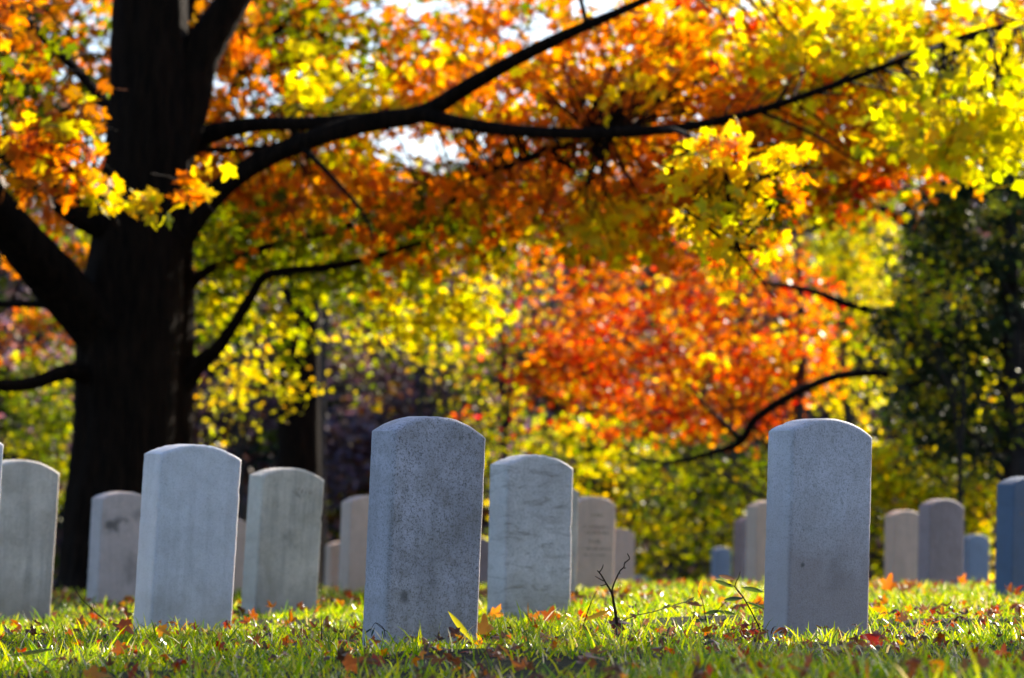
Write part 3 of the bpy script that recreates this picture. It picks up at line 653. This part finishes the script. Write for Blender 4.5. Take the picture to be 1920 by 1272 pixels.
# dark trunk in the wood, and a slim grey stand-in for its sunlit edge
def bare_trunk(label, lst, mat, seed, crown, nleaf, pal):
    D = lst[0][2]; b = P(lst[0][0], 1090, D)
    root = empty('forest_tree', (b[0], D, float(ground_z(b[0], D)))); tag(root, label, 'tree', 'bare trunks beyond the graves')
    limb('trunk', lst, root, 20, .03, mat, seed, keep=False)
    bl = []
    for cx, cy_, rx, ry, wt in crown:
        c = P(cx, cy_, D); k = D / FPX; bl.append((c[0], c[1], c[2], rx * k, rx * k, ry * k, wt))
    (v, f, c), cen = blob_leaves(bl, nleaf, pal, .09, (OVAL_V, OVAL_F), seed, clump=16)
    obj_np('crown', v, [f], cols=c, mats=[M_FAR], parent=root)
bare_trunk('dark straight trunk with ivy-like gloom seen right of the big maple', [(560, 1150, 44, 52), (558, 1080, 44, 44), (560, 900, 44, 41), (560, 760, 44, 40), (563, 620, 44, 38), (566, 500, 44, 34), (560, 330, 44, 26)], M_BARK, 60,
           [(600, 420, 160, 80, 2), (480, 470, 100, 60, 1)], 1500, 'GDG')
bare_trunk('very slender grey stem standing in for the sunlit right edge of the dark straight trunk', [(603, 1150, 48, 10), (603, 1000, 48, 8), (602, 800, 48, 7), (607, 660, 48, 6), (620, 430, 48, 4)], M_BARK2, 61,
           [(650, 470, 110, 70, 2)], 900, 'GPL')
# right-hand arching bare branch belongs to a tree behind the tall stone
bt = empty('forest_tree', (float(P(1700, 1000, 35)[0]), 35, float(ground_z(4.8, 35))))
tag(bt, 'dark tree whose long bare limb arches down toward the soil-stained headstone', 'tree', 'bare trunks beyond the graves')
limb('trunk', [(1730, 1150, 35, 34), (1728, 1060, 35, 27), (1722, 900, 35, 24), (1716, 720, 35, 21), (1712, 560, 35, 17), (1708, 420, 35, 12), (1700, 330, 35, 8)], bt, 18, .03, M_BARK, 70, keep=False)
for i, l in enumerate([[(1716, 710, 35, 11), (1650, 700, 34.8, 8), (1570, 706, 34.5, 8), (1490, 738, 34.2, 8), (1420, 782, 34, 8), (1393, 822, 34, 8), (1360, 842, 34, 6), (1250, 868, 34, 4), (1180, 850, 34, 2)],
                       [(1712, 600, 35, 10), (1600, 574, 34.6, 8), (1520, 545, 34.3, 6), (1430, 530, 34, 4)],
                       [(1710, 430, 35, 9), (1650, 390, 34.8, 7), (1600, 395, 34.6, 6), (1520, 430, 34.3, 5), (1440, 440, 34, 3)],
                       [(1393, 826, 34, 6), (1330, 770, 34, 4), (1290, 720, 34, 3)]]):
    limb('limb', l, bt, 10, .04, M_BARK, 71 + i, keep=False)

# distant wood: a few kinds of tree, copied along the foot of the hill
def far_tree_proto(name, label, group, pal, n, size, bare, seed, h=9.0):
    root = empty(name, (0, 0, 0)); tag(root, label, 'tree', group)
    rs = random.Random(seed)
    parts = [tube([(0, 0, -1), (0.05, 0, h * .3), (-.08, .1, h * .6), (.1, 0, h * .9)], [.22, .17, .12, .03], 10, 4, .04, seed)]
    for i in range(26 if bare else 12):
        z = rs.uniform(.2, .85) * h; a = rs.uniform(0, 6.28); L_ = rs.uniform(1.2, 3.0) * (1.15 - z / h)
        e = np.array([math.cos(a) * L_, math.sin(a) * L_, rs.uniform(.4, 1.6)])
        s0 = np.array([0, 0, z]); parts.append(tube([s0, s0 + e * .5 + [0, 0, .1], s0 + e], [.06, .035, .01], 6, 3, .05, i))
        for q in range(7 if bare else 2):
            t = rs.uniform(.3, 1); b0 = s0 + e * t; e2 = np.array([rs.uniform(-1, 1), rs.uniform(-1, 1), rs.uniform(.1, 1.1)]) * .8
            parts.append(tube([b0, b0 + e2 * .5, b0 + e2 * 1.0 + [0, 0, .1]], [.02, .014, .005], 4, 2))
    v, f = merge(parts); obj_np('trunk', v, [f], mats=[M_BARK2], smooth=True, parent=root)
    bl = [(rs.uniform(-1.3, 1.3), rs.uniform(-1.3, 1.3), h * rs.uniform(.25, .85), 1.5, 1.5, 1.3, 1) for _ in range(8)]
    bl.append((0, 0, 1.6, 2.2, 2.2, 1.6, 1.6))
    (v, f, c), _ = blob_leaves(bl, n, pal, size, (OVAL_V, OVAL_F), seed, clump=22)
    obj_np('crown', v, [f], cols=c, mats=[M_WOODS], parent=root)
    return root
def copy_tree(o, parent=None):
    c = o.copy(); COL.objects.link(c); c.parent = parent
    for ch in list(o.children):
        d = ch.copy(); COL.objects.link(d); d.parent = c; d.matrix_parent_inverse = ch.matrix_parent_inverse
    return c
G_FAR = 'trees of the dim wood at the foot of the far hill'
protos = [far_tree_proto('woodland_tree', 'dim purple-brown tree in the shaded wood beyond the graves', G_FAR, 'PPPDP', 6500, .17, True, 81, 9.5),
          far_tree_proto('woodland_tree', 'dark green-brown tree in the shaded wood beyond the graves', G_FAR, 'GPPE', 8500, .17, False, 82, 9.0)]
spots = []
rs = random.Random(4)
for row, (D, n) in enumerate(((62, 10), (72, 12), (86, 13))):
    for i in range(n):
        spots.append((((i + .5) / n - .5) * D * .46 + rs.uniform(-.6, .6), D + rs.uniform(-3, 3), rs.uniform(.82, 1.05)))
for i, (x, y, s) in enumerate(spots):
    p = protos[i % 2]
    o = p if i < 2 else copy_tree(p)
    o.location = (x, y, float(ground_z(x, y))); o.rotation_euler.z = rs.uniform(0, 6.28); o.scale = (s * 1.15, s * 1.15, s * 1.0)

# wooded hillside behind everything: an uncountable mass
rg = np.random.default_rng(91)
nh = 42000
hx = rg.uniform(-40, 40, nh); hy = rg.uniform(105, 225, nh)
pos = np.stack([hx, hy, ground_z(hx, hy) + rg.uniform(.0, 1, nh) ** 1.5 * 5 + .6 * np.sin(hx * 1.7) * np.sin(hy)], -1)
v, f, c = leaf_batch(pos, rg.uniform(.35, .7, nh), palcol('PPGDE', nh, .2, rg), (OVAL_V, OVAL_F), droop=.1, rg=rg)
o = obj_np('hillside_woods', v, [f], cols=c, mats=[M_WOODS]); tag(o, 'far hillside covered in dim woods', 'woods', kind='stuff')

# ---------------------------------------------------------------- grass
def clumpf(x, y):
    return np.sin(x * 3.1 + 2 * np.sin(y * 1.7)) * np.sin(y * 2.3 + 1.5 * np.sin(x * 2.2)) * .5 + np.sin(x * 9 + y * 4) * np.sin(y * 8 - x * 5) * .35
def grass_zone(y0, y1, dens, wscale, hscale, rg):
    A = .5 * (y1 ** 2 - y0 ** 2) * .42; n = int(A * dens)
    y = np.sqrt(rg.uniform(y0 ** 2, y1 ** 2, n)); x = rg.uniform(-.21, .21, n) * y
    k = rg.random(n) < np.clip(.38 + .95 * clumpf(x, y), .04, 1); x, y = x[k], y[k]; n = len(x)
    # tufts
    tx = x + rg.normal(0, .012, n); ty = y + rg.normal(0, .012, n)
    h = rg.gamma(3.2, .0112, n) * hscale * (1 + .25 * clumpf(x * .7 + 3, y * .7)); h = np.clip(h, .012, .12)
    wdt = rg.uniform(.0014, .0032, n) * wscale
    az = rg.uniform(0, 6.283, n); lean = np.abs(rg.normal(.32, .30, n))
    d = np.stack([np.cos(az), np.sin(az)], -1)
    bend = lean + rg.uniform(.1, .7, n)
    side = rg.uniform(0, 6.283, n); sx, sy = np.cos(side) * wdt, np.sin(side) * wdt
    base_ = np.stack([tx, ty, ground_z(tx, ty) - .004], -1)
    def pt(t):
        off = (np.sin(lean) * t + (np.sin(bend) - np.sin(lean)) * t * t) * h; up = h * t * np.cos(lean * (.5 + .5 * t) + (bend - lean) * t * .5)
        return base_ + np.stack([d[:, 0] * off, d[:, 1] * off, up], -1)
    s3 = np.stack([sx, sy, np.zeros(n)], -1)
    p0, p1, p2, p3 = pt(0), pt(.4), pt(.75), pt(1.0)
    V = np.stack([p0 - s3, p0 + s3, p1 - s3, p1 + s3, p2 - s3 * .65, p2 + s3 * .65, p3], 1).reshape(-1, 3)
    b = (np.arange(n) * 7)[:, None]
    Q = np.concatenate([b + np.array([[0, 1, 3, 2]]), b + np.array([[2, 3, 5, 4]])]); T = b + np.array([[4, 5, 6]])
    base_c = np.array([(.19, .27, .012), (.27, .33, .015), (.10, .18, .01), (.38, .38, .025)])[rg.integers(0, 4, n)]
    dry = rg.random(n) < .07; base_c[dry] = np.array([(.50, .40, .20), (.62, .54, .36), (.30, .16, .06)])[rg.integers(0, 3, dry.sum())]
    base_c = base_c * (1 + rg.normal(0, .15, (n, 1)))
    return V, Q, T, np.repeat(np.clip(base_c, .01, .9), 7, axis=0)
rg = np.random.default_rng(17)
Vs, Qs, Ts, Cs = [], [], [], []; k = 0
for z in [(4.45, 6.5, 5200, .9, .8), (6.5, 9.5, 5600, 1.0, .8), (9.5, 13, 3900, 1.3, .8), (13, 18, 2000, 1.8, .85), (18, 26, 1000, 2.6, .9)]:
    V, Q, T, C = grass_zone(*z, rg); Vs.append(V); Qs.append(Q + k); Ts.append(T + k); Cs.append(C); k += len(V)
o = obj_np('grass', np.concatenate(Vs), [np.concatenate(Qs), np.concatenate(Ts)], cols=np.concatenate(Cs), mats=[M_GRASS])
tag(o, 'sunlit short grass covering the cemetery ground', 'grass', kind='stuff')

# ---------------------------------------------------------------- fallen leaves
rg = np.random.default_rng(23)
def litter(y0, y1, dens, size):
    n = int(.5 * (y1 ** 2 - y0 ** 2) * .42 * dens)
    y = np.sqrt(rg.uniform(y0 ** 2, y1 ** 2, n)); x = rg.uniform(-.21, .21, n) * y
    k = rg.random(n) < np.clip(.45 - .5 * clumpf(x, y), .08, 1); x, y = x[k], y[k]; n = len(x)
    z = ground_z(x, y) + rg.uniform(.004, .045, n)
    col = np.array([(.50, .16, .03), (.30, .09, .03), (.16, .06, .03), (.10, .05, .03), (.22, .11, .06), (.12, .05, .03), (.58, .22, .03), (.36, .05, .02)])[rg.integers(0, 8, n)] * (1 + rg.normal(0, .15, (n, 1)))
    return leaf_batch(np.stack([x, y, z], -1), rg.uniform(*size, n), np.clip(col, .01, .9), (MAPLE_V, MAPLE_F), flat=.42, curl=(2.0, 7.0), rg=rg)
bt_ = [litter(4.5, 9.5, 140, (.010, .030)), litter(9.5, 22, 40, (.028, .05))]
k = 0; V_, F_, C_ = [], [], []
for v, f, c in bt_: V_.append(v); F_.append(f + k); C_.append(c); k += len(v)
o = obj_np('leaf_litter', np.concatenate(V_), [np.concatenate(F_)], cols=np.concatenate(C_), mats=[M_LITTER])
tag(o, 'countless curled brown and orange leaves scattered in the grass', 'fallen leaves', kind='stuff')

def single_leaf(px, py, D, size, col, tipdir, normal, label, curl=2.0, zoff=0, oval=False):
    c = P(px, py, D)
    t = unit(np.array(tipdir, float)); q = np.array(normal, float); nn = unit(q - q.dot(t) * t); b = np.cross(t, nn)
    if oval:
        k = 12; pts = []
        for i in range(k + 1):
            u = i / k; wv = .16 * math.sin(math.pi * min(1, u * 1.02)) ** .8 + .004
            for s in (-1, 0, 1): pts.append((s * wv, u * 2 - .8, -.25 * abs(s) * wv * curl - .12 * (u - .3) ** 2 * curl))
        tv = np.array(pts); F = []
        for i in range(k):
            for s in (0, 1): F.append((i * 3 + s, i * 3 + s + 1, i * 3 + s + 4, i * 3 + s + 3))
        F = np.array(F)
    else:
        # subdivided maple leaf with veins folded along the lobes
        mid = (MAPLE_V[1:] * .5); mid[:, 2] = 0
        n = len(mid); tv = np.vstack([[0, 0, 0], mid, MAPLE_V[1:]]); tv[:, 2] = -curl * .14 * (tv[:, 0] ** 2 + .8 * tv[:, 1] ** 2) + .05 * np.sin(tv[:, 0] * 7) * curl * .4
        F = [(0, i + 1, (i + 1) % n + 1, 0) for i in range(n)]
        tri = np.array([(0, i + 1, (i + 1) % n + 1) for i in range(n)])
        quad = np.array([(i + 1, n + i + 1, n + (i + 1) % n + 1, (i + 1) % n + 1) for i in range(n)])
        ph = np.array([[0, -.28, 0], [.015, -.28, 0], [.02, -.75, .06], [.0, -.75, .06]])
        st = len(tv); tv = np.vstack([tv, ph]); quad = np.vstack([quad, [[st, st + 1, st + 2, st + 3]]])
    W = c + size * (tv[:, 0:1] * b + tv[:, 1:2] * t + tv[:, 2:3] * nn) + [0, 0, zoff]
    org = Vector(c); W = W - c
    polys = [F] if oval else [tri, quad]
    o = obj_np('fallen_leaf', W, polys, cols=np.repeat([col], len(W), 0), mats=[M_LITTER], smooth=True); o.location = org
    tag(o, label, 'leaf', 'single fallen leaves caught in the grass'); return o
OR, RD, YL = (.68, .17, .02), (.55, .05, .02), (.62, .55, .05)
single_leaf(1030, 1158, 9.0, .045, (.60, .14, .02), (.4, .3, 1), (.2, -1, .3), 'upright rust-orange leaf standing before the brown-smudged headstone')
single_leaf(868, 1180, 7.5, .052, YL, (-.8, .1, 1), (.4, -1, .2), 'long upright yellow-green blade-shaped leaf at the speckled headstone foot', oval=True, curl=1)
single_leaf(908, 1180, 8.3, .05, (.85, .33, .04), (.1, .2, 1), (.5, -1, .1), 'glowing orange leaf propped beside the right foot of the speckled headstone')
single_leaf(1645, 1197, 6.9, .045, (.55, .05, .03), (-1, .2, .25), (.1, -.8, .7), 'bright red leaf lying in front of the soil-stained headstone')
single_leaf(1680, 1212, 6.8, .035, RD, (.8, .2, -.3), (0, -.7, .8), 'crumpled red leaf right beside the bright red one', curl=4)
single_leaf(655, 1245, 5.7, .035, OR, (.9, .1, .5), (0, -1, .5), 'orange-red leaf tilted up in the grass below the speckled headstone', curl=3)
single_leaf(170, 1266, 5.3, .04, (.80, .30, .03), (1, .1, .05), (.1, -.7, .6), 'orange leaf with yellow veins at the very bottom edge of the photo')
single_leaf(232, 1172, 8.0, .04, (.60, .12, .02), (.8, .1, -.6), (.3, -1, .3), 'folded rust leaf leaning beside the clean pale headstone', curl=3.5)
single_leaf(50, 1222, 6.2, .055, (.30, .33, .04), (1, .1, .2), (0, -.6, 1), 'green leaf turning orange at its tip on the shaded grass', oval=True, curl=2)
single_leaf(1100, 1232, 5.9, .045, (.66, .18, .02), (1, .1, .1), (0, -.5, 1), 'flat orange leaf lying in the bright grass below the broken twig', curl=3)
single_leaf(1125, 1150, 8.3, .05, (.75, .42, .03), (-1, .1, -.35), (0, -.8, .6), 'yellow-orange long leaf lying against the base of the twig', oval=True, curl=2)
single_leaf(1155, 1168, 8.2, .05, (.22, .06, .03), (1, .2, .2), (0, -.7, .8), 'dark red-brown curled leaf under the base of the twig', curl=3.5)
single_leaf(225, 1220, 6.5, .028, OR, (-.3, .1, 1), (0, -1, .4), 'small orange leaf in the shade below the clean pale headstone', curl=3)
single_leaf(1335, 1225, 6.2, .06, (.14, .22, .03), (1, 0, .25), (.2, -.5, 1), 'broad green leaf low in the grass between twig and soil-stained headstone', oval=True, curl=2)
single_leaf(1880, 1230, 6.4, .03, (.50, .10, .02), (.2, 0, 1), (0, -1, .2), 'small brown-orange leaf in the shaded grass at bottom right', curl=2)
single_leaf(1665, 1098, 12.5, .06, (.85, .22, .02), (.3, 0, 1), (0, -1, .2), 'glowing orange leaf at the foot of the tan domed headstone', curl=2)
single_leaf(1000, 1162, 9.2, .035, (.80, .25, .03), (.6, 0, .8), (.1, -1, .2), 'small orange leaf just left of the upright rust-orange leaf', curl=2)
single_leaf(302, 1180, 7.6, .03, (.80, .34, .03), (.8, 0, -.4), (.1, -1, .5), 'small orange-yellow leaf at the foot of the clean pale headstone', curl=3)

# ---------------------------------------------------------------- twigs
def twig(name, label, lines, seed, cat='twig', leaves=(), mat=None, sub=2, group=None):
    D = lines[0][0][2]; c0 = P(*lines[0][0][:3]); root = empty(name, tuple(c0)); tag(root, label, cat, group)
    parts = []
    rs = np.random.default_rng(seed)
    for l in lines:
        p = np.array([P(a, b, d) for a, b, d, r in l]); r_ = [.68 * r / FPX * d for a, b, d, r in l]
        parts.append(tube(p, r_, 7, sub, .06, seed))
    v, f = merge(parts); obj_np('stem', v, [f], mats=[mat or M_TWIG], smooth=True, parent=root)
    for (px, py, d, s, col, ang) in leaves:
        c = P(px, py, d); t = np.array([math.cos(R(ang)), rs.normal() * .2, math.sin(R(ang))])
        k = 8; pts, F = [], []
        nrm = unit(np.array([rs.normal() * .3, -1, .7])); b = np.cross(unit(t), nrm)
        for i in range(k + 1):
            u = i / k; wv = .24 * math.sin(math.pi * u) ** .8 + .004
            for q in (-1, 0, 1): pts.append(c + s * (unit(t) * u * 2 + b * q * wv - nrm * (abs(q) * .08 + (u - .5) ** 2 * .3)))
        for i in range(k):
            for q in (0, 1): F.append((i * 3 + q, i * 3 + q + 1, i * 3 + q + 4, i * 3 + q + 3))
        obj_np('leaf', np.array(pts), [np.array(F)], cols=np.repeat([col], len(pts), 0), mats=[M_LITTER], smooth=True, parent=root)
    return root
T = 8.2
twig('dead_twig', 'forked dry brown twig sticking up out of the grass between the two large headstones', [
 [(1158, 1180, T, 4.5), (1154, 1150, T, 4.2), (1150, 1128, T, 3.6), (1147, 1112, T, 3.0), (1135, 1092, T, 2.3), (1127, 1078, T, 2.0), (1120, 1070, T, 1.6)],
 [(1148, 1118, T, 3.0), (1148, 1104, T, 2.4), (1155, 1086, T, 2.1), (1163, 1070, T, 1.9), (1170, 1064, T, 1.8), (1171, 1056, T, 1.6), (1180, 1049, T, 1.7), (1179, 1043, T, 1.5), (1176, 1038, T, 1.2)],
 [(1124, 1073, T, 1.6), (1129, 1066, T, 1.4), (1131, 1059, T, 1.0)],
 [(1132, 1090, T, 1.5), (1123, 1085, T, 1.3), (1116, 1081, T, .9)],
 [(1136, 1096, T, 1.5), (1130, 1098, T, 1.2), (1125, 1098, T, .9)],
 [(1170, 1066, T, 1.2), (1174, 1065, T, .8)], [(1163, 1077, T, 1.0), (1161, 1073, T, .7)], [(1173, 1057, T, 1.0), (1171, 1053, T, .7)]], 1)
twig('fallen_sprig', 'thin trailing sprig with small dark leaves lying between the dead twig and the soil-stained headstone', [
 [(1160, 1168, T, 1.6), (1190, 1155, 8.3, 1.4), (1215, 1150, 8.4, 1.3), (1240, 1143, 8.5, 1.3), (1270, 1133, 8.6, 1.2), (1300, 1125, 8.7, 1.1)]], 2,
 leaves=[(1240, 1140, 8.5, .016, (.10, .10, .03), 20), (1262, 1136, 8.6, .014, (.14, .13, .04), -10), (1285, 1130, 8.7, .018, (.08, .09, .03), 30), (1300, 1126, 8.7, .014, (.12, .07, .03), -30)])
twig('weed', 'low leafy weed with dark drooping leaves just left of the soil-stained headstone', [
 [(1425, 1180, 8.4, 2.4), (1408, 1145, 8.4, 2.2), (1392, 1118, 8.4, 1.9), (1378, 1100, 8.4, 1.6), (1385, 1083, 8.4, 1.2), (1388, 1072, 8.4, .8)],
 [(1392, 1118, 8.4, 1.4), (1378, 1100, 8.4, 1.3), (1362, 1094, 8.4, 1.0)]], 3, 'weed',
 leaves=[(1378, 1086, 8.4, .028, (.13, .08, .05), 165), (1375, 1100, 8.4, .03, (.08, .12, .03), 160), (1390, 1100, 8.4, .034, (.09, .14, .03), -12), (1395, 1120, 8.4, .034, (.06, .10, .03), 185), (1400, 1128, 8.4, .03, (.20, .34, .04), -20), (1408, 1140, 8.4, .03, (.10, .13, .03), 10)])
twig('weed', 'dark leafy weed tangled in shade beyond the trailing sprig', [
 [(1330, 1185, 8.9, 2.2), (1322, 1155, 8.9, 1.8), (1318, 1130, 8.9, 1.4), (1308, 1106, 8.9, 1.0)], [(1326, 1165, 8.9, 1.6), (1350, 1140, 8.9, 1.2), (1362, 1128, 8.9, .9)]], 4, 'weed',
 leaves=[(1318, 1135, 8.9, .03, (.10, .05, .03), 170), (1320, 1150, 8.9, .03, (.05, .08, .02), 10), (1345, 1145, 8.9, .03, (.06, .09, .02), -10), (1310, 1120, 8.9, .03, (.75, .32, .03), 80), (1328, 1160, 8.9, .034, (.05, .07, .02), 190), (1352, 1160, 8.9, .03, (.62, .42, .03), -75)])
twig('fallen_twig', 'thin curved twig arching in the grass left of the clean pale headstone', [
 [(200, 1165, 8.2, 1.6), (180, 1150, 8.2, 1.5), (168, 1138, 8.2, 1.4), (155, 1126, 8.2, 1.2), (147, 1115, 8.2, 1.1), (143, 1108, 8.2, 1.8)], [(178, 1149, 8.2, 1.0), (176, 1138, 8.2, .8), (174, 1128, 8.2, .6)], [(156, 1127, 8.2, .9), (161, 1119, 8.2, .6)]], 5)
twig('fallen_twig', 'pale thin stick slanting in the grass under the soil-stained headstone corner', [
 [(1396, 1262, 5.8, 1.8), (1408, 1238, 5.85, 1.8), (1419, 1214, 5.9, 1.6), (1424, 1200, 5.95, 1.4), (1434, 1188, 6.0, 1.0)], [(1422, 1205, 5.95, 1.2), (1416, 1196, 5.95, .8), (1400, 1186, 6, .6)]], 6)
twig('sprig', 'tiny dark-leaved sprig against the left foot of the speckled headstone', [
 [(722, 1195, 7.45, 1.4), (720, 1180, 7.45, 1.2), (712, 1172, 7.45, 1.0), (704, 1168, 7.45, .9), (698, 1176, 7.45, .8), (694, 1186, 7.45, .6)], [(704, 1168, 7.45, .8), (716, 1178, 7.45, 1), (728, 1186, 7.45, 1.2)]], 7,
 leaves=[(697, 1178, 7.45, .012, (.03, .06, .03), 215), (702, 1176, 7.45, .013, (.025, .05, .025), 250), (716, 1182, 7.45, .012, (.03, .05, .025), -80)])
twig('grass_stalk', 'single dark thin stalk standing left of the forked dead twig', [
 [(1090, 1190, 8.1, 1.6), (1098, 1160, 8.1, 1.5), (1108, 1130, 8.1, 1.2), (1119, 1108, 8.1, .7)]], 8)
twig('grass_stalk', 'single dark upright stalk left of the speckled headstone', [
 [(603, 1200, 7.4, 1.8), (603, 1180, 7.4, 1.5), (602, 1156, 7.4, .6)]], 9)
